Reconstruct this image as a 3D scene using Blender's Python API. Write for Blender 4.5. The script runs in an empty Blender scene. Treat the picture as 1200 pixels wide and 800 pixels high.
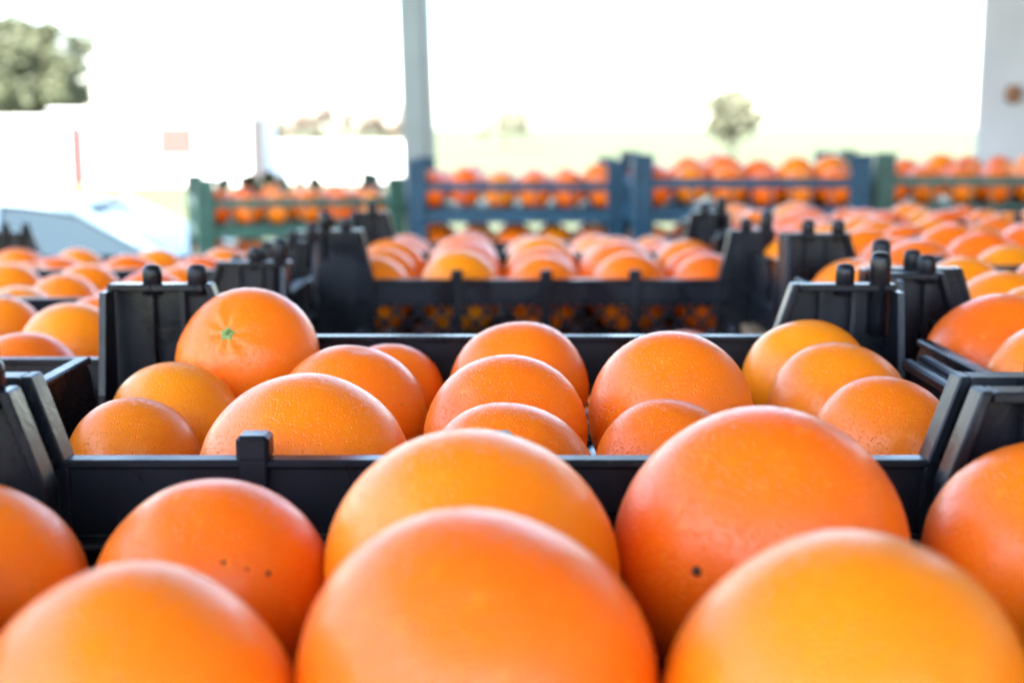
import bpy, bmesh, math, random
from mathutils import Vector, Matrix
R = math.radians
random.seed(7)
scene = bpy.context.scene
C = scene.collection

# ---------------------------------------------------------------- camera
HC = 2.0                                   # eye height above the yard
PITCH = math.atan(250 / 1570)
cam_data = bpy.data.cameras.new('camera')
cam = bpy.data.objects.new('camera', cam_data); C.objects.link(cam)
cam.location = (0, 0, HC)
cam.rotation_euler = (R(90) - PITCH, 0, 0)
cam_data.sensor_width = 36; cam_data.lens = 47.1
cam_data.clip_start = 0.01; cam_data.clip_end = 20000
cam_data.dof.use_dof = True
cam_data.dof.focus_distance = 0.60
cam_data.dof.aperture_fstop = 7.1
scene.camera = cam

# ---------------------------------------------------------------- light
SUN_EL, SUN_AZ = 52, -155                  # azimuth from +Y, clockwise seen from above; the sun stands behind to the left
world = bpy.data.worlds.new('World'); scene.world = world
world.use_nodes = True
nt = world.node_tree; nt.nodes.clear()
sky = nt.nodes.new('ShaderNodeTexSky'); sky.sky_type = 'NISHITA'; sky.sun_disc = False
sky.sun_elevation = R(SUN_EL); sky.sun_rotation = R(SUN_AZ)
sky.dust_density = 1.0; sky.air_density = 1.0; sky.ozone_density = 1.0
bg = nt.nodes.new('ShaderNodeBackground'); bg.inputs['Strength'].default_value = 0.12
wo = nt.nodes.new('ShaderNodeOutputWorld')
nt.links.new(sky.outputs[0], bg.inputs[0]); nt.links.new(bg.outputs[0], wo.inputs[0])
sl = bpy.data.lights.new('sun', 'SUN'); sl.energy = 4.0; sl.angle = R(0.5); sl.color = (1, .95, .88)
sun = bpy.data.objects.new('sun', sl); C.objects.link(sun)
sd = Vector((math.sin(R(SUN_AZ)) * math.cos(R(SUN_EL)), math.cos(R(SUN_AZ)) * math.cos(R(SUN_EL)), math.sin(R(SUN_EL))))
sun.rotation_euler = sd.to_track_quat('Z', 'Y').to_euler()
sun.location = (0, 0, 20)
vs = scene.view_settings
scene.display_settings.display_device = 'sRGB'
vs.view_transform = 'Standard'; vs.look = 'None'; vs.gamma = 1; vs.use_curve_mapping = False
vs.exposure = 3.27
scene.render.engine = 'CYCLES'
scene.cycles.use_denoising = True
scene.cycles.max_bounces = 8
scene.cycles.diffuse_bounces = 5

# ---------------------------------------------------------------- materials
def new_mat(name):
    m = bpy.data.materials.new(name); m.use_nodes = True
    n = m.node_tree.nodes; b = n['Principled BSDF']
    return m, n, m.node_tree.links, b

def simple(name, col, rough=.6, var=.15, scale=8, bump=0.0, bscale=60, metal=0, spec=.5):
    m, n, l, b = new_mat(name)
    tc = n.new('ShaderNodeTexCoord'); no = n.new('ShaderNodeTexNoise')
    no.inputs['Scale'].default_value = scale; no.inputs['Detail'].default_value = 6
    l.new(tc.outputs['Object'], no.inputs['Vector'])
    rp = n.new('ShaderNodeValToRGB')
    rp.color_ramp.elements[0].position = .3; rp.color_ramp.elements[1].position = .7
    rp.color_ramp.elements[0].color = [c * (1 - var) for c in col] + [1]
    rp.color_ramp.elements[1].color = [min(1, c * (1 + var)) for c in col] + [1]
    l.new(no.outputs['Fac'], rp.inputs[0]); l.new(rp.outputs[0], b.inputs['Base Color'])
    b.inputs['Roughness'].default_value = rough; b.inputs['Metallic'].default_value = metal
    b.inputs['Specular IOR Level'].default_value = spec
    if bump:
        n2 = n.new('ShaderNodeTexNoise'); n2.inputs['Scale'].default_value = bscale; n2.inputs['Detail'].default_value = 4
        l.new(tc.outputs['Object'], n2.inputs['Vector'])
        bp = n.new('ShaderNodeBump'); bp.inputs['Strength'].default_value = bump; bp.inputs['Distance'].default_value = .002
        l.new(n2.outputs['Fac'], bp.inputs['Height']); l.new(bp.outputs[0], b.inputs['Normal'])
    return m

def orange_mat():
    m, n, l, b = new_mat('orange_peel')
    tc = n.new('ShaderNodeTexCoord'); oi = n.new('ShaderNodeObjectInfo')
    off = n.new('ShaderNodeVectorMath'); off.operation = 'ADD'
    mul = n.new('ShaderNodeMath'); mul.operation = 'MULTIPLY'; mul.inputs[1].default_value = 40
    l.new(oi.outputs['Random'], mul.inputs[0]); l.new(tc.outputs['Object'], off.inputs[0]); l.new(mul.outputs[0], off.inputs[1])
    no = n.new('ShaderNodeTexNoise'); no.inputs['Scale'].default_value = 17; no.inputs['Detail'].default_value = 3
    l.new(off.outputs[0], no.inputs['Vector'])
    mix = n.new('ShaderNodeMath'); mix.operation = 'MULTIPLY_ADD'; mix.inputs[1].default_value = .62
    l.new(oi.outputs['Random'], mix.inputs[0])
    k = n.new('ShaderNodeMath'); k.operation = 'MULTIPLY'; k.inputs[1].default_value = .42
    l.new(no.outputs['Fac'], k.inputs[0]); l.new(k.outputs[0], mix.inputs[2])
    rp = n.new('ShaderNodeValToRGB'); e = rp.color_ramp.elements
    e[0].position = .12; e[0].color = (.91, .115, .002, 1)
    e[1].position = .88; e[1].color = (.96, .275, .003, 1)
    x = e.new(.5); x.color = (.93, .180, .0022, 1)
    l.new(mix.outputs[0], rp.inputs[0])
    # pale flecks and dull scuffs of the rind
    n3 = n.new('ShaderNodeTexNoise'); n3.inputs['Scale'].default_value = 210; n3.inputs['Detail'].default_value = 5
    l.new(off.outputs[0], n3.inputs['Vector'])
    r3 = n.new('ShaderNodeValToRGB'); r3.color_ramp.elements[0].position = .60; r3.color_ramp.elements[1].position = .78
    r3.color_ramp.elements[1].color = (.35, .35, .35, 1)
    l.new(n3.outputs['Fac'], r3.inputs[0])
    mx = n.new('ShaderNodeMix'); mx.data_type = 'RGBA'
    mx.inputs[7].default_value = (.90, .34, .03, 1)
    l.new(r3.outputs[0], mx.inputs[0]); l.new(rp.outputs[0], mx.inputs[6]); 
    v2 = n.new('ShaderNodeTexVoronoi'); v2.inputs['Scale'].default_value = 62; l.new(off.outputs[0], v2.inputs['Vector'])
    sep = n.new('ShaderNodeSeparateColor'); l.new(v2.outputs['Color'], sep.inputs[0])
    th = n.new('ShaderNodeMath'); th.operation = 'MULTIPLY_ADD'; th.inputs[1].default_value = .30; th.inputs[2].default_value = -.225
    l.new(sep.outputs[0], th.inputs[0])                      # only a few cells carry a speck
    ls = n.new('ShaderNodeMath'); ls.operation = 'LESS_THAN'; l.new(v2.outputs['Distance'], ls.inputs[0]); l.new(th.outputs[0], ls.inputs[1])
    sm = n.new('ShaderNodeMath'); sm.operation = 'MULTIPLY'; sm.inputs[1].default_value = .55; l.new(ls.outputs[0], sm.inputs[0])
    mx2 = n.new('ShaderNodeMix'); mx2.data_type = 'RGBA'; mx2.inputs[7].default_value = (.36, .14, .02, 1)
    l.new(sm.outputs[0], mx2.inputs[0]); l.new(mx.outputs[2], mx2.inputs[6]); l.new(mx2.outputs[2], b.inputs['Base Color'])
    # pores
    vo = n.new('ShaderNodeTexVoronoi'); vo.inputs['Scale'].default_value = 640; vo.feature = 'F1'
    l.new(off.outputs[0], vo.inputs['Vector'])
    n4 = n.new('ShaderNodeTexNoise'); n4.inputs['Scale'].default_value = 90; n4.inputs['Detail'].default_value = 3
    l.new(off.outputs[0], n4.inputs['Vector'])
    ad = n.new('ShaderNodeMath'); ad.operation = 'MULTIPLY_ADD'; ad.inputs[1].default_value = .35
    l.new(n4.outputs['Fac'], ad.inputs[0]); pm = n.new('ShaderNodeMapRange'); pm.interpolation_type = 'SMOOTHSTEP'; pm.inputs[1].default_value = .05; pm.inputs[2].default_value = .42
    l.new(vo.outputs['Distance'], pm.inputs[0]); l.new(pm.outputs[0], ad.inputs[2])
    bp = n.new('ShaderNodeBump'); bp.inputs['Strength'].default_value = .6; bp.inputs['Distance'].default_value = .0006
    l.new(ad.outputs[0], bp.inputs['Height']); l.new(bp.outputs[0], b.inputs['Normal'])
    ro = n.new('ShaderNodeMapRange'); ro.inputs[3].default_value = .26; ro.inputs[4].default_value = .42
    l.new(n4.outputs['Fac'], ro.inputs[0]); l.new(ro.outputs[0], b.inputs['Roughness'])
    b.inputs['Specular IOR Level'].default_value = .38
    b.inputs['Coat Weight'].default_value = .0; b.inputs['Coat Roughness'].default_value = .28
    b.inputs['Subsurface Weight'].default_value = .35
    b.inputs['Subsurface Radius'].default_value = (1, .28, .04); b.inputs['Subsurface Scale'].default_value = .008
    return m

M = {}
M['orange'] = orange_mat()
M['blue'] = simple('blue_crate_plastic', (.008, .048, .088), .42, .2, 20, .15, 200, spec=.3)
def black_plastic():
    m = simple('black_crate_plastic', (.006, .007, .010), .3, .35, 30, .07, 260, spec=.25)
    n, l = m.node_tree.nodes, m.node_tree.links; b = n['Principled BSDF']
    tc = n.new('ShaderNodeTexCoord'); oi = n.new('ShaderNodeObjectInfo')
    mp = n.new('ShaderNodeVectorMath'); mp.operation = 'ADD'; l.new(tc.outputs['Object'], mp.inputs[0]); l.new(oi.outputs['Location'], mp.inputs[1])
    a = n.new('ShaderNodeTexNoise'); a.inputs['Scale'].default_value = 14; a.inputs['Detail'].default_value = 7; a.inputs['Distortion'].default_value = 1.2
    l.new(mp.outputs[0], a.inputs['Vector'])
    r = n.new('ShaderNodeMapRange'); r.inputs[1].default_value = .35; r.inputs[2].default_value = .7; r.inputs[3].default_value = .20; r.inputs[4].default_value = .48
    l.new(a.outputs['Fac'], r.inputs[0]); l.new(r.outputs[0], b.inputs['Roughness'])
    # dust and pale scuffs
    sc = n.new('ShaderNodeVectorMath'); sc.operation = 'MULTIPLY'; sc.inputs[1].default_value = (1, 1, .12)
    l.new(mp.outputs[0], sc.inputs[0])
    d = n.new('ShaderNodeTexNoise'); d.inputs['Scale'].default_value = 170; d.inputs['Detail'].default_value = 5
    l.new(sc.outputs[0], d.inputs['Vector'])
    dr = n.new('ShaderNodeMapRange'); dr.inputs[1].default_value = .62; dr.inputs[2].default_value = .80; dr.inputs[4].default_value = .5
    l.new(d.outputs['Fac'], dr.inputs[0])
    mx = n.new('ShaderNodeMix'); mx.data_type = 'RGBA'; mx.inputs[7].default_value = (.06, .058, .055, 1)
    l.new(dr.outputs[0], mx.inputs[0]); l.new(b.inputs['Base Color'].links[0].from_socket, mx.inputs[6]); l.new(mx.outputs[2], b.inputs['Base Color'])
    return m
M['black'] = black_plastic()
M['green'] = simple('green_crate_plastic', (.022, .085, .062), .42, .2, 20, .15, 200)
M['calyx'] = simple('green_calyx', (.14, .25, .06), .6, .3, 200)
M['scar'] = simple('brown_scar', (.05, .02, .008), .8, .3, 300)
M['leaf'] = simple('orange_leaf', (.02, .045, .012), .4, .3, 60)
M['wood'] = simple('table_wood', (.26, .17, .10), .75, .3, 5, .3, 40)
M['steel'] = simple('painted_steel_post', (.16, .19, .18), .5, .12, 6, .15, 80)
M['concrete'] = simple('concrete', (.42, .41, .41), .85, .12, 3, .4, 30)
M['dock'] = simple('dock_concrete', (.31, .30, .285), .9, .15, 1.5, .4, 12)
M['roof'] = simple('roof_sheet', (.17, .17, .165), .55, .1, 1)
M['render'] = simple('white_render', (.80, .79, .76), .85, .05, .6, .2, 8)
M['red'] = simple('red_pipe_paint', (.09, .03, .026), .5)
M['pink'] = simple('faded_shutter', (.12, .075, .062), .7)
M['greyp'] = simple('grey_pier', (.05, .047, .047), .8)
M['rust'] = simple('rusty_iron', (.20, .09, .04), .8, .5, 40)
M['bark'] = simple('bark', (.12, .085, .06), .9, .3, 6)
M['foliage'] = simple('foliage', (.10, .11, .055), .6, .45, 1.2)  # colour lifted so the crown looks hazier
M['pale_foliage'] = simple('pale_foliage', (.19, .19, .12), .6, .4, .8)
M['hazed_dry_foliage'] = simple('hazed_dry_foliage', (.15, .11, .08), .7, .3, .5)  # bare brush, its colour lightened to stand in for distance haze
M['carpaint'] = simple('pale_blue_car_paint', (.13, .19, .235), .35, .03, 2)
M['tyre'] = simple('tyre_rubber', (.02, .02, .02), .8)
M['rim'] = simple('wheel_alloy', (.5, .5, .52), .3, .05, 5, metal=1)
M['lamp'] = simple('lamp_lens', (.6, .6, .6), .15)
m, n, l, b = new_mat('car_glass'); b.inputs['Base Color'].default_value = (.015, .03, .04, 1); b.inputs['Specular IOR Level'].default_value = .25; b.inputs['Roughness'].default_value = .05; M['glass'] = m

def ground_mat():
    m, n, l, b = new_mat('dry_grass')
    tc = n.new('ShaderNodeTexCoord')
    a = n.new('ShaderNodeTexNoise'); a.inputs['Scale'].default_value = .12; a.inputs['Detail'].default_value = 8
    l.new(tc.outputs['Object'], a.inputs['Vector'])
    rp = n.new('ShaderNodeValToRGB'); rp.color_ramp.elements[0].position = .35; rp.color_ramp.elements[1].position = .65
    rp.color_ramp.elements[0].color = (.042, .054, .012, 1); rp.color_ramp.elements[1].color = (.075, .085, .028, 1)
    l.new(a.outputs['Fac'], rp.inputs[0]); l.new(rp.outputs[0], b.inputs['Base Color'])
    b.inputs['Roughness'].default_value = .95
    c = n.new('ShaderNodeTexNoise'); c.inputs['Scale'].default_value = 6; c.inputs['Detail'].default_value = 6
    l.new(tc.outputs['Object'], c.inputs['Vector'])
    bp = n.new('ShaderNodeBump'); bp.inputs['Strength'].default_value = .2; bp.inputs['Distance'].default_value = .02
    l.new(c.outputs['Fac'], bp.inputs['Height']); l.new(bp.outputs[0], b.inputs['Normal'])
    return m
M['ground'] = ground_mat()

# ---------------------------------------------------------------- helpers
def link(name, bm, mat, parent=None, smooth=False, loc=None):
    me = bpy.data.meshes.new(name); bm.normal_update(); bm.to_mesh(me); bm.free()
    if smooth:
        for p in me.polygons: p.use_smooth = True
    me.materials.append(M[mat])
    o = bpy.data.objects.new(name, me); C.objects.link(o)
    if parent: o.parent = parent
    if loc: o.location = loc
    return o

def empty(name, loc=(0, 0, 0), rz=0):
    o = bpy.data.objects.new(name, None); C.objects.link(o)
    o.location = loc; o.rotation_euler = (0, 0, rz); o.empty_display_size = .05
    return o

def tag(o, label=None, cat=None, group=None, kind=None):
    for k, v in (('label', label), ('category', cat), ('group', group), ('kind', kind)):
        if v: o[k] = v
    return o

def copy_tree(o, parent=None):
    c = o.copy(); C.objects.link(c); c.parent = parent
    for ch in o.children:
        copy_tree(ch, c)
    return c

def box(bm, x0, x1, y0, y1, z0, z1, bev=0.0):
    r = bmesh.ops.create_cube(bm, size=1)
    vs_ = r['verts']
    for v in vs_:
        v.co = Vector((x0 + (v.co.x + .5) * (x1 - x0), y0 + (v.co.y + .5) * (y1 - y0), z0 + (v.co.z + .5) * (z1 - z0)))
    if bev:
        es = list({e for v in vs_ for e in v.link_edges})
        bmesh.ops.bevel(bm, geom=es, offset=bev, segments=1, affect='EDGES', profile=.5)

def prism(bm, pts, axis, a0, a1, bev=0.0):
    """polygon in the plane perpendicular to axis ('x' -> pts are (y,z), 'y' -> pts are (x,z)), pushed from a0 to a1"""
    mk = (lambda p, a: Vector((a, p[0], p[1]))) if axis == 'x' else ((lambda p, a: Vector((p[0], a, p[1]))) if axis == 'y' else (lambda p, a: Vector((p[0], p[1], a))))
    A = [bm.verts.new(mk(p, a0)) for p in pts]; B = [bm.verts.new(mk(p, a1)) for p in pts]
    n_ = len(pts)
    fs = [bm.faces.new(A), bm.faces.new(B[::-1])]
    for i in range(n_):
        fs.append(bm.faces.new((A[i], B[i], B[(i + 1) % n_], A[(i + 1) % n_])))
    bmesh.ops.recalc_face_normals(bm, faces=fs)
    if bev:
        es = list({e for f in fs for e in f.edges})
        bmesh.ops.bevel(bm, geom=es, offset=bev, segments=1, affect='EDGES', profile=.5)

def peg(bm, x, y, z0, z1, r, seg=12):
    """upright rod with a domed top"""
    prof = [(r, z0), (r, z1 - r * .8), (r * .92, z1 - r * .4), (r * .65, z1 - r * .1), (0, z1)]
    rings = []
    for rr, z in prof[:-1]:
        rings.append([bm.verts.new((x + rr * math.cos(2 * math.pi * i / seg), y + rr * math.sin(2 * math.pi * i / seg), z)) for i in range(seg)])
    top = bm.verts.new((x, y, z1))
    for a, b_ in zip(rings, rings[1:]):
        for i in range(seg):
            bm.faces.new((a[i], a[(i + 1) % seg], b_[(i + 1) % seg], b_[i]))
    for i in range(seg):
        bm.faces.new((rings[-1][i], rings[-1][(i + 1) % seg], top))
    bm.faces.new(rings[0][::-1])

def tube(bm, p0, p1, r0, r1, seg=8):
    d = (Vector(p1) - Vector(p0)); q = d.to_track_quat('Z', 'Y')
    A = [bm.verts.new(Vector(p0) + q @ Vector((r0 * math.cos(2 * math.pi * i / seg), r0 * math.sin(2 * math.pi * i / seg), 0))) for i in range(seg)]
    B = [bm.verts.new(Vector(p1) + q @ Vector((r1 * math.cos(2 * math.pi * i / seg), r1 * math.sin(2 * math.pi * i / seg), 0))) for i in range(seg)]
    for i in range(seg):
        bm.faces.new((A[i], A[(i + 1) % seg], B[(i + 1) % seg], B[i]))
    bm.faces.new(A[::-1]); bm.faces.new(B)

# ---------------------------------------------------------------- setting
bm = bmesh.new(); bmesh.ops.create_grid(bm, x_segments=60, y_segments=60, size=6000)
tag(link('ground', bm, 'ground', loc=(0, 5500, 0)), kind='structure')

DOCK = .9
bm = bmesh.new(); box(bm, -2.2, 3.4, -4.6, 4.5, 0.0, DOCK, .02)
tag(link('loading_dock', bm, 'dock', loc=(0, 0, -.001)), kind='structure')

# open-sided shed: roof, posts, pier, plus an unseen wall added to block light
RZ = 3.75
roof = empty('shed_roof', (0, 0, RZ))
tag(roof, 'grey sheet roof covering the crates and the concrete dock', 'roof')
for i in range(10):
    y0 = -2.51 + i * .69
    bm = bmesh.new(); box(bm, -1.75, 3.3, y0, y0 + .688, .0, .03); link('sheet', bm, 'roof', roof)
for x in (-1.6, -.27, 2.9):
    bm = bmesh.new(); box(bm, x - .06, x + .06, -2.45, 4.3, -.16, -.002); link('beam', bm, 'steel', roof)

def steel_post(x, y, lean, label, rz=0):
    o = empty('steel_post', (x, y, DOCK), rz)
    tag(o, label, 'post')
    bm = bmesh.new()
    h = RZ - .16 - DOCK; s = .036
    pts = [(-s, -s), (s, -s), (s, s), (-s, s)]
    A = [bm.verts.new((px, py, 0)) for px, py in pts]; B = [bm.verts.new((px + lean * h, py, h)) for px, py in pts]
    for i in range(4): bm.faces.new((A[i], A[(i + 1) % 4], B[(i + 1) % 4], B[i]))
    bm.faces.new(A[::-1]); bm.faces.new(B)
    bmesh.ops.bevel(bm, geom=[e for e in bm.edges if abs(e.verts[0].co.z - e.verts[1].co.z) > 1], offset=.006, segments=2, affect='EDGES')
    link('shaft', bm, 'steel', o)
    bm = bmesh.new(); box(bm, -.09, .09, -.09, .09, 0, .012, .002); link('base_plate', bm, 'steel', o)
    return o
steel_post(-.222, 3.62, -.026, 'pale grey steel post standing between the green and blue crates', R(-14))

pier = empty('concrete_pier', (1.68, 4.0, DOCK), R(-22)); tag(pier, 'plain grey concrete pier rising behind the green crate beside the yard', 'pier')
bm = bmesh.new(); box(bm, -.295, .45, -.06, .06, 0, RZ - DOCK - .003, .012); link('shaft', bm, 'concrete', pier)
bm = bmesh.new(); box(bm, -.215, -.170, -.085, -.058, HC - DOCK + .070, HC - DOCK + .125, .012); link('bracket', bm, 'rust', pier)
wall = empty('light_blocking_wall', (2.6, 0, DOCK)); tag(wall, 'unseen grey concrete wall added beside the pier to block light', 'wall')  # out of view, added to keep light off the crates from the right
for i in range(5):
    bm = bmesh.new(); box(bm, 0, .2, -1.75 + i * 1.15, -1.75 + i * 1.15 + 1.144, 0, RZ - DOCK - .17, .006); link('panel', bm, 'concrete', wall)

# ---------------------------------------------------------------- oranges
def orange_mesh(k):
    bm = bmesh.new(); rnd = random.Random(k)
    bmesh.ops.create_uvsphere(bm, u_segments=40, v_segments=28, radius=.5)
    ph = [rnd.uniform(0, 6.3) for _ in range(6)]; ob = rnd.uniform(.955, .985)
    for v in bm.verts:
        c = v.co; r = c.length; th = math.acos(max(-1, min(1, c.z / r))); az = math.atan2(c.y, c.x)
        s = 1 + .014 * math.sin(2 * az + ph[0]) * math.sin(th) + .011 * math.sin(3 * az + ph[1]) * math.sin(th) ** 2 + .008 * math.sin(5 * az + ph[4] + 2 * th) * math.sin(th) ** 2 + .006 * math.cos(2 * th + ph[2])
        s -= .055 * math.exp(-(th / .17) ** 2) + .028 * math.exp(-((math.pi - th) / .13) ** 2)
        s -= .022 * math.exp(-((th - .30) / .22) ** 2) * (.5 + .5 * math.cos(8 * az + ph[3]))
        v.co = c * s; v.co.z *= ob
    me = bpy.data.meshes.new('orange'); bm.to_mesh(me); bm.free()
    for p in me.polygons: p.use_smooth = True
    me.materials.append(M['orange'])
    return me
OM = []
for k in range(5):
    me = orange_mesh(k)
    # peel pattern works in metres: mesh is built at a 0.085 m diameter
    me.transform(Matrix.Scale(.085, 4)); OM.append(me)

def calyx_mesh():
    bm = bmesh.new()
    c0 = bm.verts.new((0, 0, .0016)); ring = []
    for i in range(10):
        rr = .0050 if i % 2 == 0 else .0031
        ring.append(bm.verts.new((rr * math.cos(i * math.pi / 5), rr * math.sin(i * math.pi / 5), .0004)))
    low = [bm.verts.new((v.co.x * .9, v.co.y * .9, -.0025)) for v in ring]
    for i in range(10):
        bm.faces.new((c0, ring[i], ring[(i + 1) % 10])); bm.faces.new((ring[i], low[i], low[(i + 1) % 10], ring[(i + 1) % 10]))
    peg(bm, 0, 0, .0005, .0034, .0013, 8)
    me = bpy.data.meshes.new('calyx'); bm.to_mesh(me); bm.free(); me.materials.append(M['calyx'])
    return me
CAL = calyx_mesh()
def leaf_mesh():
    bm = bmesh.new(); rows = []
    for i in range(6):
        t = i / 5; w = .009 * math.sin(math.pi * min(1, t * .93 + .04)) ; x = .034 * t; z = .006 * math.sin(t * 2.6)
        rows.append([bm.verts.new((x, -w, z + .003 * (w / .009))), bm.verts.new((x, 0, z)), bm.verts.new((x, w, z + .003 * (w / .009)))])
    for a, b_ in zip(rows, rows[1:]):
        for j in (0, 1): bm.faces.new((a[j], a[j + 1], b_[j + 1], b_[j]))
    bmesh.ops.solidify(bm, geom=bm.faces[:], thickness=.0006)
    me = bpy.data.meshes.new('leaf'); bm.to_mesh(me); bm.free(); me.materials.append(M['leaf'])
    return me
LEAF = leaf_mesh()

def polar(k, D):                      # height of the stem dimple above the centre
    return max(v.co.z for v in OM[k].vertices if abs(v.co.x) + abs(v.co.y) < 1e-5) * D / .085

ORANGES = []
def orange(x, y, zbase, D, label, group, rot=None, calyx=False, leaf=False, k=None, drop=True):
    k = random.randrange(len(OM)) if k is None else k
    o = bpy.data.objects.new('orange', OM[k]); C.objects.link(o)
    s = D / .085; o.scale = (s, s, s)
    o.rotation_euler = rot if rot else (random.uniform(1.3, 4.9), random.uniform(-.6, .6), random.uniform(0, 6.28))
    # rest the lowest point of the turned fruit on the crate floor
    q = o.rotation_euler.to_matrix() * 1
    hs = [(q @ v.co).z for v in list(OM[k].vertices)[::2]]
    s = D / (max(hs) - min(hs)); o.scale = (s, s, s); low = min(hs) * s
    o.location = (x, y, zbase - low)
    tag(o, label, 'orange', group)
    if calyx:
        c = bpy.data.objects.new('calyx', CAL); C.objects.link(c); c.parent = o
        c.location = (0, 0, polar(k, .085) + .0003)
    if leaf:
        c = bpy.data.objects.new('leaf', LEAF); C.objects.link(c); c.parent = o
        c.location = (0, 0, polar(k, .085) + .001); c.rotation_euler = (0, -random.uniform(.7, 1.4), random.uniform(0, 6)); c.scale = (1.15, 2.2, 1.15)
    ORANGES.append(o)
    return o

def pock(o, direction, r):            # small brown scar lying on the rind
    d = (o.rotation_euler.to_matrix().inverted() @ Vector(direction)).normalized()
    best = max(o.data.vertices, key=lambda v: v.co.normalized().dot(d)).co
    bm = bmesh.new(); bmesh.ops.create_icosphere(bm, subdivisions=2, radius=r)
    rn = random.Random(int(r * 1e6))
    for v in bm.verts: v.co.z *= .25; v.co.x *= rn.uniform(.75, 1.1); v.co.y *= rn.uniform(.8, 1.2)
    s = link('scar', bm, 'scar', o, True)
    s.location = d * best.dot(d) * .999; s.rotation_euler = d.to_track_quat('Z', 'Y').to_euler()
    return s

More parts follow.
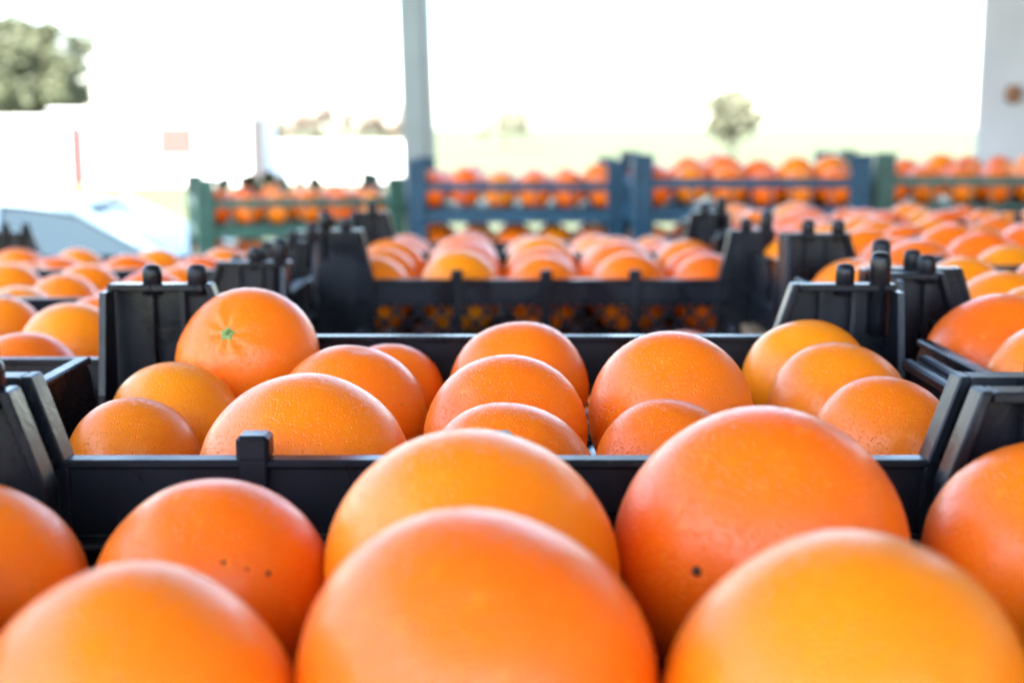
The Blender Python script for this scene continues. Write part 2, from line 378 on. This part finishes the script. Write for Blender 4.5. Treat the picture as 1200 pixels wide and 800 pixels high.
# ---------------------------------------------------------------- shallow black tray crate
FLOOR, RIM0 = .010, .076
def make_tray(w=.472, d=.314, post=.031, ribs=(-.092, 0, .092), cut=0.0, pin=1.0, arm=.061, cell=.019, band=.030, bar=.0017):
    root = empty('plastic_crate'); hw, hd = w / 2, d / 2; RIM = RIM0; top = RIM + post
    a_top, a_bot = arm, arm + .012
    # floor: open grid
    bm = bmesh.new()
    box(bm, -hw + .004, hw - .004, -hd + .004, hd - .004, .004, FLOOR)
    link('floor', bm, 'black', root)
    # long walls
    for s in (-1, 1):
        def Y(a, b_):      # from outside (0) inwards, whichever side
            return (s * (hd - a), s * (hd - b_)) if s < 0 else (hd - b_, hd - a)
        def ybox(bm, x0, x1, a, b_, z0, z1, bev=0):
            y0, y1 = Y(a, b_); y0, y1 = min(y0, y1), max(y0, y1); box(bm, x0, x1, y0, y1, z0, z1, bev)
        xl = hw - min(.045, arm - .004)
        RIM = RIM0 - (cut if s > 0 else 0)
        bm = bmesh.new()
        ybox(bm, -xl, xl, .003, .007, RIM - band, RIM - .002)                    # closed upper band
        ybox(bm, -xl, xl, .0, .0095, RIM - .0035, RIM, .001)                      # rolled top lip
        ybox(bm, -xl, xl, .001, .008, RIM - band - .004, RIM - band + .0005, .0008)
        wl = link('wall', bm, 'black', root)
        bm = bmesh.new()
        z0, z1 = .0105, RIM - band - .003; hh = z1 - z0; st = cell
        x = -xl - hh
        while x < xl:
            for sg in (1, -1):
                p, q = (x, x + hh) if sg > 0 else (x + hh, x)
                # clip the diagonal to the wall
                t0, t1 = 0.0, 1.0
                dx = q - p
                ta, tb = (-xl - p) / dx, (xl - p) / dx
                t0, t1 = max(t0, min(ta, tb)), min(t1, max(ta, tb))
                if t1 - t0 < .08: continue
                ax, az, bx_, bz = p + dx * t0, z0 + hh * t0, p + dx * t1, z0 + hh * t1
                hw_ = bar
                y0, y1 = sorted(Y(.0035 if sg > 0 else .0042, .0062 if sg > 0 else .0069))
                prism(bm, [(ax - hw_, az), (ax + hw_, az), (bx_ + hw_, bz), (bx_ - hw_, bz)], 'y', y0, y1)
            x += st
        link('lattice', bm, 'black', wl)
        bm = bmesh.new(); ybox(bm, -xl, xl, .002, .009, 0, .012, .001); link('base_bar', bm, 'black', wl)
        for rx in ribs:
            if abs(rx) > xl - .02 or cut and s > 0: continue
            bm = bmesh.new()
            ybox(bm, rx - .0055, rx + .0055, -.0008, .0032, .002, RIM + (.002 if s < 0 else -.003), .0008)
            if s < 0: ybox(bm, rx - .0063, rx + .0063, -.0012, .0112, RIM - .001, RIM + .0095, .0016)
            link('rib', bm, 'black', wl)
    RIM = RIM0
    # short walls with raised grip and open notches beside it
    for s in (-1, 1):
        def xbox(bm, a, b_, y0, y1, z0, z1, bev=0):
            x0, x1 = sorted((s * (hw - a), s * (hw - b_))); box(bm, x0, x1, y0, y1, z0, z1, bev)
        yl = hd - .030
        bm = bmesh.new()
        xbox(bm, .003, .007, -yl, yl, .008, .030)
        xbox(bm, .001, .009, -yl, yl, .028, .033, .001)
        wl = link('wall', bm, 'black', root)
        bm = bmesh.new()
        g = .086
        x0, x1 = sorted((s * (hw - .003), s * (hw - .007)))
        prism(bm, [(-g - .012, .030), (g + .012, .030), (g, RIM - .012), (g - .008, RIM - .003), (-g + .008, RIM - .003), (-g, RIM - .012)], 'x', x0, x1)
        if s > 0:
            xbox(bm, -.001, .005, -g + .004, g - .004, RIM - .006, RIM, .0012)
            xbox(bm, .0085, .0145, -g + .006, g - .006, RIM - .008, RIM - .002, .0012)
            xbox(bm, .004, .010, -g + .006, g - .006, RIM - .009, RIM - .005)
        else:                                                                     # plain panel with one thin lip
            xbox(bm, .001, .009, -g + .004, g - .004, RIM - .005, RIM - .001, .001)
        link('grip', bm, 'black', wl)
    # corner posts
    for sx in (-1, 1):
        for sy in (-1, 1):
            bm = bmesh.new()
            yo = sy * hd
            y0, y1 = sorted((yo - sy * .001, yo - sy * .0045))
            o_ = sx * hw
            def P(a): return o_ - sx * a
            prism(bm, [(P(.001), 0), (P(a_bot), 0), (P(a_bot), RIM - .004), (P(a_top), top), (P(.001), top)], 'y', y0, y1)
            # flanges round the edge of the plate
            fy0, fy1 = sorted((yo, yo - sy * .0125))
            prism(bm, [(P(a_bot + .001), 0), (P(a_bot + .001), RIM - .004), (P(a_top + .001), top + .001), (P(a_top - .0035), top + .001), (P(a_bot - .0035), RIM - .004), (P(a_bot - .0035), 0)], 'y', fy0, fy1, .0007)
            prism(bm, [(P(0), top - .0035), (P(a_top - .0034), top - .0035), (P(a_top - .0034), top + .0008), (P(0), top + .0008)], 'y', fy0, fy1, .0007)
            # vertical stiffeners
            for a in (.024, .043):
                if a > arm - .008: continue
                sy0, sy1 = sorted((yo - sy * .0044, yo - sy * .011))
                prism(bm, [(P(a), 0.012), (P(a + .003), .012), (P(a + .003), top - .0034), (P(a), top - .0034)], 'y', sy0, sy1)
            # short arm down the side
            x0, x1 = sorted((o_ - sx * .0008, o_ - sx * .0046))
            def Q(a): return yo - sy * a
            prism(bm, [(Q(.0125), 0), (Q(.040), 0), (Q(.040), RIM - .03), (Q(.030), top - .002), (Q(.0125), top - .002)], 'x', x0, x1)
            po = link('corner_post', bm, 'black', root)
            pins = ((.009, .020, .0064), (.030, .013, .0058)) if sx > 0 or sy < 0 else ((.026, .0125, .0060), (.053, .0125, .0060))
            for a, h, r in pins:
                if a > arm - .006: continue
                bm = bmesh.new(); peg(bm, P(a), yo - sy * .0066, top - .030 if a < .01 else top - .006, top + h * pin, r); link('pin', bm, 'black', po, True)
    # keep flat look on pins' facets small: smooth shading is fine on domed rods
    return root

# ---------------------------------------------------------------- deep slatted crate
DW, DD, DH, DRIM, DFLOOR = .52, .36, .145, .098, .034
def make_deep(mat):
    root = empty('plastic_crate'); hw, hd = DW / 2, DD / 2
    bm = bmesh.new(); box(bm, -hw + .006, hw - .006, -hd + .006, hd - .006, DFLOOR - .008, DFLOOR); link('floor', bm, mat, root)
    for s in (-1, 1):
        for (n_, half, fixed) in (('long', hw - .03, hd), ('short', hd - .03, hw)):
            def bb(bm, u0, u1, a, b_, z0, z1, bev=0):
                v0, v1 = sorted((s * (fixed - a), s * (fixed - b_)))
                if n_ == 'long': box(bm, u0, u1, v0, v1, z0, z1, bev)
                else: box(bm, v0, v1, u0, u1, z0, z1, bev)
            bm = bmesh.new(); bb(bm, -half, half, .002, .008, .077, DRIM - .003); bb(bm, -half, half, 0, .012, DRIM - .004, DRIM, .001)
            wl = link('wall', bm, mat, root)
            bm = bmesh.new(); bb(bm, -half, half, .001, .010, 0, .028, .001); link('base_bar', bm, mat, wl)
            k = int(2 * half / .042)
            for i in range(k + 1):
                u = -half + .012 + (2 * half - .024) * i / k
                bm = bmesh.new(); bb(bm, u - .002, u + .002, .003, .007, .0275, .0785); link('slat', bm, mat, wl)
    for sx in (-1, 1):
        for sy in (-1, 1):
            bm = bmesh.new()
            def bx2(a0, a1, b0, b1, z0, z1, bev=.0015):
                x0, x1 = sorted((sx * (hw - a0), sx * (hw - a1))); y0, y1 = sorted((sy * (hd - b0), sy * (hd - b1))); box(bm, x0, x1, y0, y1, z0, z1, bev)
            bx2(-.001, .044, -.001, .005, 0, DH); bx2(-.001, .005, .0049, .040, 0, DH - .002)
            bx2(.004, .012, -.006, -.0011, 0, DH - .004); bx2(.030, .040, -.006, -.0011, 0, DH - .004)
            bx2(-.003, .047, -.004, .014, DH - .0005, DH + .005)
            link('corner_post', bm, mat, root)
    return root

# ---------------------------------------------------------------- crates and what lies in them
ZB = HC - .19 - FLOOR                     # height of the main crates' underside
tray = make_tray()
tray_cut = make_tray(cut=.026)
tray_low = make_tray(post=.006, pin=.45)
tray_high = make_tray(post=.050, cell=.0235, band=.023, arm=.046, bar=.0025)
tray_narrow = make_tray(arm=.036)
tray_small = make_tray(post=.010, pin=.5, w=.395, ribs=(-.062, .062))
deep_blue = make_deep('blue'); deep_green = make_deep('green')
used = set()
def place(proto, x, y, z, label, rz=0, group='crates of oranges on the packing tables'):
    if proto.name in used: o = copy_tree(proto)
    else: o = proto; used.add(proto.name)
    o.location = (x, y, z); o.rotation_euler = (0, 0, rz)
    return tag(o, label, 'crate', group)

def fill(cx, cy, zb, w, d, nx, ny, label, group, dmin=.078, dmax=.088, rz=0, seed=1, skip=(), stagger=0, leafy=False, wall=.010):
    """one layer of fruit pressed together inside a crate"""
    rnd = random.Random(seed); pts = []
    iw, idp = w / 2 - wall, d / 2 - wall
    for j in range(ny):
        for i in range(nx):
            if (i, j) in skip: continue
            D = rnd.uniform(dmin, dmax)
            x = -iw + (i + .5 + (stagger * (.25 if j % 2 else -.25))) * 2 * iw / nx + rnd.uniform(-.006, .006)
            y = -idp + (j + .5) * 2 * idp / ny + rnd.uniform(-.006, .006)
            pts.append([x, y, D])
    for _ in range(80):
        for a in range(len(pts)):
            for b_ in range(a):
                dx, dy = pts[a][0] - pts[b_][0], pts[a][1] - pts[b_][1]; dd = math.hypot(dx, dy) + 1e-9
                nd = (pts[a][2] + pts[b_][2]) / 2 * .985
                if dd < nd:
                    q = (nd - dd) * .25 / dd
                    pts[a][0] += dx * q; pts[a][1] += dy * q; pts[b_][0] -= dx * q; pts[b_][1] -= dy * q
        for p in pts:
            p[0] = max(-iw + p[2] / 2, min(iw - p[2] / 2, p[0])); p[1] = max(-idp + p[2] / 2, min(idp - p[2] / 2, p[1]))
    # what could not be pressed flat rides up on its neighbours
    done = []
    for p in pts:
        lift = 0
        for q in done:
            dd = math.hypot(p[0] - q[0], p[1] - q[1]); nd = (p[2] + q[2]) / 2 * .97
            if dd < nd:
                zc = q[3] + q[2] / 2 + math.sqrt(nd * nd - dd * dd) - p[2] / 2
                lift = max(lift, min(zc, .022))
        done.append(p + [lift])
    c, s = math.cos(rz), math.sin(rz)
    for x, y, D, lift in done:
        orange(cx + x * c - y * s, cy + x * s + y * c, zb + lift, D, label, group, calyx=rnd.random() < .12, leaf=leafy and rnd.random() < .75,
               rot=((rnd.uniform(-.4, .4), rnd.uniform(-.4, .4), rnd.uniform(0, 6)) if leafy else None))

# the nearest crate
place(tray_cut, -.006, .325, ZB - .001, 'black plastic crate holding the large orange with one dark pit')
G = 'oranges in the crate with the pitted orange'
LB = 'big smooth unmarked orange in the same crate as the pitted one'
zf = ZB + FLOOR - .001
for (x, y, D, lb) in (
    (-.0950, .3209, .0819, 'orange across from the brown specked one, on the side away from the stem crate'),
    (-.0096, .3288, .0926, 'big orange in the open row, facing the gap between the specked and pitted oranges'),
    (.0837, .3188, .0903, 'big orange in the open row, right across from the pitted orange'),
    (-.0131, .4204, .0936, 'orange wedged between the brown specked orange and the pitted orange'),
    (.1857, .4439, .0842, 'orange touching the pitted one, in the crate corner on the pier side'),
    (-.1803, .4276, .0743, 'orange beside the specked one, in the crate corner on the car side'),
    (.187, .325, .080, 'end orange of the open row on the pier side of the pitted orange crate'),
    (-.180, .338, .080, 'end orange of the open row on the car side of the pitted orange crate')):
    orange(x, y, zf + .001, D, lb, G)
o = orange(-.0993, .4264, zf + .001, .0755, 'orange with small brown specks beside the crate wall', G, k=1)
pock(o, (.28, -.79, .54), .0008); pock(o, (.61, -.68, .40), .0010); pock(o, (.46, -.756, .465), .0006)
o = orange(.0840, .4371, zf + .001, .0978, 'largest orange, marked by a single dark pit low on its side', G, k=2)
pock(o, (-.56, -.82, .13), .0014)

# the sharp crate behind it
place(tray, -.006, .650, ZB, 'black plastic crate holding the orange with the green stem button')
G = 'oranges in the crate with the stem orange'
LA = 'stemless orange lying in the same crate as the green stemmed one'
for (x, y, D, dz, lb) in (
    (-.178, .694, .0692, 0, 'orange touching the stemmed orange, beside the brown lit crate grip'),
    (-.1814, .6247, .0644, 0, 'small rough orange in the corner of the stem orange crate on the car side'),
    (-.0880, .5580, .0881, 0, 'large glossy orange behind the upright tab of the crate wall'),
    (-.0852, .6963, .0777, 0, 'orange right behind the large one that the wall tab overlaps'),
    (-.0720, .776, .0657, 0, 'small orange against the far wall next to the stemmed orange'),
    (.0037, .7588, .0811, 0, 'last orange of the middle file in the stem orange crate, at its far wall'),
    (-.0031, .6428, .0816, 0, 'second orange of the middle file of three in the stem orange crate'),
    (-.0014, .5480, .0772, 0, 'first orange of the middle file in the stem orange crate, at its near wall'),
    (.0818, .6729, .0889, 0, 'broad round orange between the middle file and the pier side file'),
    (.0710, .5938, .0702, 0, 'low rough orange tucked in front of the broad round one'),
    (.1768, .7080, .0775, 0, 'middle orange of the overlapping three at the pier side crate end'),
    (.1795, .6330, .0730, 0, 'nearest of the overlapping three, against the sloping corner post'),
    (.086, .765, .070, 0, 'orange hidden behind the broad round one at the far wall'),
    (.170, .763, .0720, .010, 'rearmost of the overlapping three, under the far corner post')):
    orange(x, y, zf + dz, D, lb, G)
# stem points up and towards the aisle
orange(-.1530, .768, zf + .016, .0835, 'orange sitting proud of the rest with a green stem button', G, calyx=True, k=0, rot=(R(57), R(-14), 0))

# row beside it
BLACK = 'oranges in the black crates'
def tray_full(x, y, dz, label, olabel, og, seed, proto=tray, w=.472, nx=5, ny=3, **kw):
    place(proto, x, y, ZB + dz, label)
    fill(x, y, ZB + dz + FLOOR, w, .314, nx, ny, olabel, og, seed=seed, **kw)

tray_full(.478, .712, .0, 'black crate corner to corner with the green stem orange crate, beside the wall side', 'orange in the black crate alongside the stem orange crate towards the pier', 'oranges in crate beside the sharp crate', 11, proto=tray_narrow, dmin=.087, dmax=.093)
tray_full(.474, 1.045, .0, 'black crate of oranges, next but one before the far open field of fruit', 'orange in the second black crate of the row running to the pier', 'oranges in second crate of pier row', 12, dmin=.079, dmax=.087)
tray_full(.480, 1.372, .0, 'third black crate of oranges in the row running towards the pier', 'orange in the third black crate of the row running to the pier', 'oranges in third crate of pier row', 13, proto=tray_low, dmin=.078, dmax=.087)
tray_full(.470, 1.700, -.008, 'fourth black crate of oranges in the row running towards the pier', 'orange in the fourth black crate of the row running to the pier', 'oranges in fourth crate of pier row', 14, proto=tray_low, dmin=.078, dmax=.087)
tray_full(.540, 2.040, -.014, 'last black crate of oranges in the row, before the second blue crate', 'orange in the last black crate before the blue and green crates', 'oranges in last crate of pier row', 15, proto=tray_low, dmin=.078, dmax=.087)
tray_full(1.020, 2.040, -.014, 'black crate of oranges in front of the green crate by the pier', 'orange in the black crate in front of the green crate by the pier', 'oranges before the pier', 16, proto=tray_low, dmin=.078, dmax=.087)

tray_full(-.486, .660, -.050, 'black crate beside the stem orange crate on the car side', 'orange in the black crate alongside the stem orange crate towards the car', 'oranges in first crate of car row', 21, proto=tray_low)
tray_full(-.425, .990, -.020, 'second black crate in the lower row running towards the parked car', 'orange in the second black crate of the row running to the car', 'oranges in second crate of car row', 22, dmin=.072, dmax=.081)
tray_full(-.447, 1.320, -.030, 'third black crate in the lower row running towards the parked car', 'orange in the third black crate of the row running to the car', 'oranges in third crate of car row', 23, dmin=.072, dmax=.081)
tray_full(-.470, 1.650, -.045, 'last black crate of the lower row, in front of the leafy green crate', 'orange in the last black crate before the car and the leafy fruit', 'oranges in last crate of car row', 24, dmin=.072, dmax=.081)

# low crate in the gap, and the lattice-fronted crate behind it
tray_full(.027, 1.130, -.084, 'low half hidden black crate between the stem orange crate and the lattice fronted one', 'orange in the low crate half hidden behind the stem orange crate', 'oranges in the low crate', 31, proto=tray_small, w=.395, nx=4)
tray_full(.035, 1.530, -.030, 'black crate showing its lattice front wall, in front of a blue crate', 'orange in the black crate with the visible lattice front wall', 'oranges in the lattice fronted crate', 32, proto=tray_high, dmin=.084, dmax=.092)

tray_full(.030, 1.860, -.045, 'black crate hidden between the lattice fronted crate and the blue ones', 'orange in the hidden black crate behind the lattice fronted one', 'oranges in the hidden crate', 33, proto=tray_low, nx=5, ny=3)

# deep crates at the back
def deep_full(proto, x, y, z, label, olabel, og, seed, rz=0, leafy=False, **kw):
    place(proto, x, y, z, label, rz, 'deep coloured crates along the back')
    fill(x, y, z + DFLOOR, DW, DD, 6, 4, olabel, og, seed=seed, rz=rz, leafy=leafy, stagger=1, **kw)
deep_full(deep_blue, .012, 3.40, HC - .226, 'deep blue crate of oranges right beside the steel post', 'orange in the blue crate beside the steel post', 'oranges in blue crate by the post', 41, dmin=.079, dmax=.090)
deep_full(deep_blue, .525, 3.13, HC - .207, 'deep blue crate of oranges between the other blue crate and a green one', 'orange in the blue crate next to the green crate by the pier', 'oranges in the second blue crate', 42, dmin=.079, dmax=.090)
deep_full(deep_green, 1.075, 3.20, HC - .205, 'deep green crate of oranges in front of the concrete pier', 'orange in the green crate in front of the concrete pier', 'oranges in green crate by the pier', 43, dmin=.079, dmax=.090)
deep_full(deep_green, -.575, 3.53, HC - .272, 'deep green crate of leafy oranges standing askew near the parked car', 'orange in the askew green crate of leafy fruit', 'leafy oranges', 44, rz=R(17), leafy=True, dmin=.076, dmax=.090)

# the crates they are stacked on
def under(proto, x, y, z, label, olabel, og, seed, rz=0):
    place(proto, x, y, z - DH - .0045, label, rz, 'deep coloured crates along the back')
    fill(x, y, z - DH - .0045 + DFLOOR, DW, DD, 5, 3, olabel, og, seed=seed, dmin=.096, dmax=.102, stagger=1, rz=rz)
under(deep_blue, .012, 3.40, HC - .226, 'blue crate underneath the blue crate beside the steel post', 'orange in the lower blue crate beside the steel post', 'oranges in lower blue crate', 51)
under(deep_blue, .525, 3.13, HC - .207, 'blue crate underneath the blue crate next to the green one', 'orange in the lower blue crate next to the green crate', 'oranges in lower second blue crate', 52)
under(deep_green, -.575, 3.53, HC - .272, 'green crate underneath the askew green crate of leafy oranges', 'orange in the lower green crate under the leafy fruit', 'oranges in lower green crate', 53, R(17))

# ---------------------------------------------------------------- packing tables under the crates
def table(x0, x1, y0, y1, ztop, label):
    o = empty('packing_table', ((x0 + x1) / 2, (y0 + y1) / 2, DOCK)); tag(o, label, 'table', 'packing tables under the crates')
    hx, hy, h = (x1 - x0) / 2, (y1 - y0) / 2, ztop - DOCK
    k = max(1, round(2 * hy / .12)); st = 2 * hy / k
    for i in range(k):
        bm = bmesh.new(); box(bm, -hx, hx, -hy + i * st + .002, -hy + (i + 1) * st - .002, h - .028, h, .002); link('plank', bm, 'wood', o)
    for sx in (-1, 1):
        for sy in (-1, 1):
            bm = bmesh.new(); box(bm, sx * (hx - .06) - .03, sx * (hx - .06) + .03, sy * (hy - .04) - .03, sy * (hy - .04) + .03, 0, h - .027, .003); link('leg', bm, 'wood', o)
table(-.735, -.2445, .45, .832, ZB - .05, 'wooden table under the sunken first crate of the car row')
table(-.2435, .735, .19, .855, ZB - .003, 'wooden table under the nearest black crates')
table(.236, .76, .86, 1.20, ZB, 'wooden table under the second crate of the pier row')
table(.237, .74, 1.205, 1.53, ZB, 'wooden table under the third crate of the pier row')
table(.225, .74, 1.535, 1.86, ZB - .008, 'wooden table under the fourth crate of the pier row')
table(.290, 1.27, 1.865, 2.2, ZB - .014, 'wooden table under the last crates of the pier row')
table(-.68, -.178, .836, 1.15, ZB - .020, 'wooden table under the second crate of the car row')
table(-.70, -.205, 1.165, 1.48, ZB - .030, 'wooden table under the third crate of the car row')
table(-.72, -.225, 1.495, 1.81, ZB - .045, 'wooden table under the last crate of the car row')
table(-.174, .230, .95, 1.30, ZB - .084, 'wooden table under the low half hidden crate')
table(-.203, .224, 1.37, 1.70, ZB - .030, 'wooden table under the lattice fronted crate')
table(-.215, .2225, 1.705, 2.02, ZB - .045, 'wooden table under the crate behind the lattice fronted one')
table(-.255, .262, 3.205, 3.59, HC - .226 - DH - .0045, 'wooden table under the blue crate by the steel post')
table(.265, .805, 2.93, 3.33, HC - .207 - DH - .0045, 'wooden table under the second blue crate')
table(.809, 1.345, 3.0, 3.40, HC - .205, 'wooden table under the green crate by the pier')
table(-.89, -.27, 3.255, 3.81, HC - .272 - DH - .0045, 'wooden table under the askew green crate')

# ---------------------------------------------------------------- parked car
def make_car():
    root = empty('parked_car', (-3.45, 10.2, 0)); tag(root, 'pale blue sedan parked on the grass beyond the black crates', 'car')
    # body: sections along x, front of the car towards +x
    secs = [(-2.15, .70, .45, .92), (-2.05, .80, .30, 1.00), (-1.5, .87, .22, 1.02), (-.6, .89, .20, 1.0), (.5, .89, .20, .98), (1.2, .88, .22, .95), (1.85, .82, .28, .84), (2.10, .70, .38, .70)]
    bm = bmesh.new(); rings = []
    for x, hw, z0, z1 in secs:
        zs = [(0, z0), (hw * .85, z0), (hw, z0 + .12), (hw * 1.0, (z0 + z1) / 2 + .08), (hw * .95, z1 - .06), (hw * .82, z1), (0, z1 + .03)]
        half = [(y, z) for y, z in zs]
        ring = [bm.verts.new((x, y, z)) for y, z in half] + [bm.verts.new((x, -y, z)) for y, z in half[-2:0:-1]]
        rings.append(ring)
    n_ = len(rings[0])
    for a, b_ in zip(rings, rings[1:]):
        for i in range(n_): bm.faces.new((a[i], b_[i], b_[(i + 1) % n_], a[(i + 1) % n_]))
    bm.faces.new(rings[0]); bm.faces.new(rings[-1][::-1]); bmesh.ops.recalc_face_normals(bm, faces=bm.faces[:])
    ob = link('body', bm, 'carpaint', root, True)
    md = ob.modifiers.new('round', 'SUBSURF'); md.levels = md.render_levels = 2
    # cabin frame: roof and pillars; glass set just inside
    base = [(-1.55, 0, 1.0), (-.85, 0, 1.43), (.25, 0, 1.46), (1.18, 0, .98)]
    def cab(bm, shrink, z_up=0):
        prof = []
        for i in range(17):
            t = i / 16; x = -1.62 + 2.82 * t
            z = .97 + .50 * math.sin(math.pi * t ** .92) ** .62 if 0 < i < 16 else .97
            prof.append((x * (1 - shrink), .77 - .19 * (z - .97) / .5, z - shrink * (0 < i < 16)))
        L = [bm.verts.new((x, y - shrink, z)) for x, y, z in prof]; Rr = [bm.verts.new((x, -y + shrink, z)) for x, y, z in prof]
        for i in range(len(prof) - 1): bm.faces.new((L[i], L[i + 1], Rr[i + 1], Rr[i]))
        bm.faces.new(L[::-1]); bm.faces.new(Rr)
        bm.faces.new((L[0], Rr[0], Rr[-1], L[-1]))
        bmesh.ops.recalc_face_normals(bm, faces=bm.faces[:])
    bm = bmesh.new(); cab(bm, .012); link('glasshouse', bm, 'glass', root)
    bm = bmesh.new()
    rp = []
    for i in range(4, 12):
        t = i / 16; z = .97 + .50 * math.sin(math.pi * t ** .92) ** .62
        rp.append((-1.62 + 2.82 * t, .785 - .19 * (z - .97) / .5, z + .008))
    L = [bm.verts.new((x, y, z)) for x, y, z in rp]; Md = [bm.verts.new((x, 0, z + .03)) for x, y, z in rp]; Rr = [bm.verts.new((x, -y, z)) for x, y, z in rp]
    for i in range(len(rp) - 1):
        bm.faces.new((L[i], L[i + 1], Md[i + 1], Md[i])); bm.faces.new((Md[i], Md[i + 1], Rr[i + 1], Rr[i]))
    bmesh.ops.recalc_face_normals(bm, faces=bm.faces[:]); bmesh.ops.solidify(bm, geom=bm.faces[:], thickness=.02)
    link('roof', bm, 'carpaint', root, True)
    for s in (-1, 1):
        for (a, b_, r) in (((.32, .60, 1.44), (1.16, .765, 1.0), .035), ((-.25, .60, 1.45), (-.22, .79, .98), .04), ((-1.0, .62, 1.41), (-1.58, .765, 1.02), .05)):
            bm = bmesh.new(); tube(bm, (a[0], s * a[1], a[2]), (b_[0], s * b_[1], b_[2]), r, r, 8); link('pillar', bm, 'carpaint', root, True)
        bm = bmesh.new(); box(bm, .95, 1.12, s * .93 - .09, s * .93 + .09, .98, 1.10, .03); link('mirror', bm, 'carpaint', root)
        bm = bmesh.new(); box(bm, 1.95, 2.09, s * .55 - .14, s * .55 + .14, .60, .72, .03); link('headlight', bm, 'lamp', root)
        for x in (-1.3, 1.3):
            bm = bmesh.new(); y = s * .80
            bmesh.ops.create_cone(bm, cap_ends=True, segments=28, radius1=.31, radius2=.31, depth=.2, matrix=Matrix.Translation((x, y, .31)) @ Matrix.Rotation(R(90), 4, 'X'))
            wh = link('wheel', bm, 'tyre', root)
            bm = bmesh.new(); bmesh.ops.create_cone(bm, cap_ends=True, segments=24, radius1=.2, radius2=.18, depth=.03, matrix=Matrix.Translation((x, y + s * .105, .31)) @ Matrix.Rotation(R(90), 4, 'X'))
            link('rim', bm, 'rim', wh)
make_car()

# ---------------------------------------------------------------- low white building across the yard
BY = 48
bld = empty('white_building', (-14, BY, 0)); tag(bld, 'long low white building across the grass with a red pipe', 'building')
def bpart(name, x0, x1, y0, y1, z0, z1, mat, bev=0):
    bm = bmesh.new(); box(bm, x0, x1, y0, y1, z0, z1, bev); return link(name, bm, mat, bld)
bpart('wall', -2.2, 4.75, 0, 5, 0, 2.55, 'render'); bpart('wall', -12, -2.203, .3, 5, 0, 2.32, 'render')
bpart('roof', -2.35, 4.9, -.15, 5.1, 2.553, 2.65, 'render'); bpart('roof', -12, -2.353, .1, 5.1, 2.323, 2.40, 'render')
wn = bpart('window', 1.45, 2.75, -.05, -.003, 1.03, 2.08, 'pink')
for i in range(7):
    bm = bmesh.new(); box(bm, 1.5, 2.7, -.08, -.051, 1.08 + i * .137, 1.08 + i * .137 + .1); link('slat', bm, 'pink', wn)
bpart('drainpipe', -1.65, -1.2, -.22, -.003, 0, 2.1, 'red', .03)
bpart('pier', 4.76, 5.25, -.3, .1, 0, 2.35, 'greyp', .02)
yw = empty('yard_wall', (-5.4, BY + 2, 0)); tag(yw, 'low white wall running on from the white building', 'wall')
for i in range(3):
    bm = bmesh.new(); box(bm, -3.3 + i * 1.8, -3.3 + i * 1.8 + 1.79, 0, .2, 0, 1.5, .01); link('panel', bm, 'render', yw)

# ---------------------------------------------------------------- trees
def tree(name, x, y, h, cw, mat, label, clumps=30, per=70, leaf=.22, seed=1, z_low=.3, group='trees beyond the yard'):
    rnd = random.Random(seed); o = empty(name, (x, y, 0)); tag(o, label, 'tree', group)
    bm = bmesh.new()
    tube(bm, (0, 0, -.1), (.05 * cw, 0, h * .45), .05 * h * .6, .03 * h * .6)
    for i in range(6):
        a = rnd.uniform(0, 6.3); tube(bm, (.03 * cw, 0, h * rnd.uniform(.25, .44)), (math.cos(a) * cw * .32, math.sin(a) * cw * .32, h * rnd.uniform(.55, .85)), .02 * h * .6, .006 * h)
    link('trunk', bm, 'bark', o)
    bm = bmesh.new()
    for c in range(clumps):
        a = rnd.uniform(0, 6.3); t = rnd.uniform(-1, 1); rr = rnd.uniform(.45, .95)
        k = math.sqrt(max(0, 1 - t * t)) * rr
        cx, cy = math.cos(a) * k * cw / 2, math.sin(a) * k * cw / 2
        cz = h * (z_low + 1) / 2 + t * rr * h * (1 - z_low) / 2
        cr = cw * rnd.uniform(.09, .17)
        for _ in range(per):
            v = Vector((rnd.gauss(0, 1), rnd.gauss(0, 1), rnd.gauss(0, .8))); v = v.normalized() * cr * rnd.uniform(.4, 1.1)
            p = Vector((cx, cy, cz)) + v
            q = Matrix.Rotation(rnd.uniform(0, 6.3), 3, 'Z') @ Matrix.Rotation(rnd.uniform(0, 3.1), 3, 'X')
            s = leaf * rnd.uniform(.6, 1.3)
            bm.faces.new([bm.verts.new(p + q @ Vector(w) * s) for w in ((-.5, 0, 0), (0, -.25, .05), (.5, 0, 0), (0, .25, .05))])
    link('crown', bm, mat, o)
    return o
def atx(px, y): return (px - 600) * y / 1570
tree('broadleaf_tree', atx(48, 58), 58, 6.7, 5.4, 'foliage', 'large green tree with rounded crown rising behind the white building', 90, 170, .34, 3, .25)
tree('broadleaf_tree', atx(855, 105), 105, 5.4, 4.3, 'pale_foliage', 'pale lone tree far across the field beside the pier', 80, 120, .42, 8, .12)
tree('broadleaf_tree', atx(590, 130), 130, 4.2, 6.0, 'pale_foliage', 'faint low tree far off behind the blue crate', 24, 50, .5, 6, .15)
for i, px in enumerate((330, 372, 418, 452)):
    tree('broadleaf_tree', atx(px, 150), 150 + i * 3, 4.3 + .6 * (i % 2), 5.5, 'hazed_dry_foliage', 'bare brownish tree in the far row beyond the yard wall, paled for haze', 22, 50, .5, 10 + i, .1)
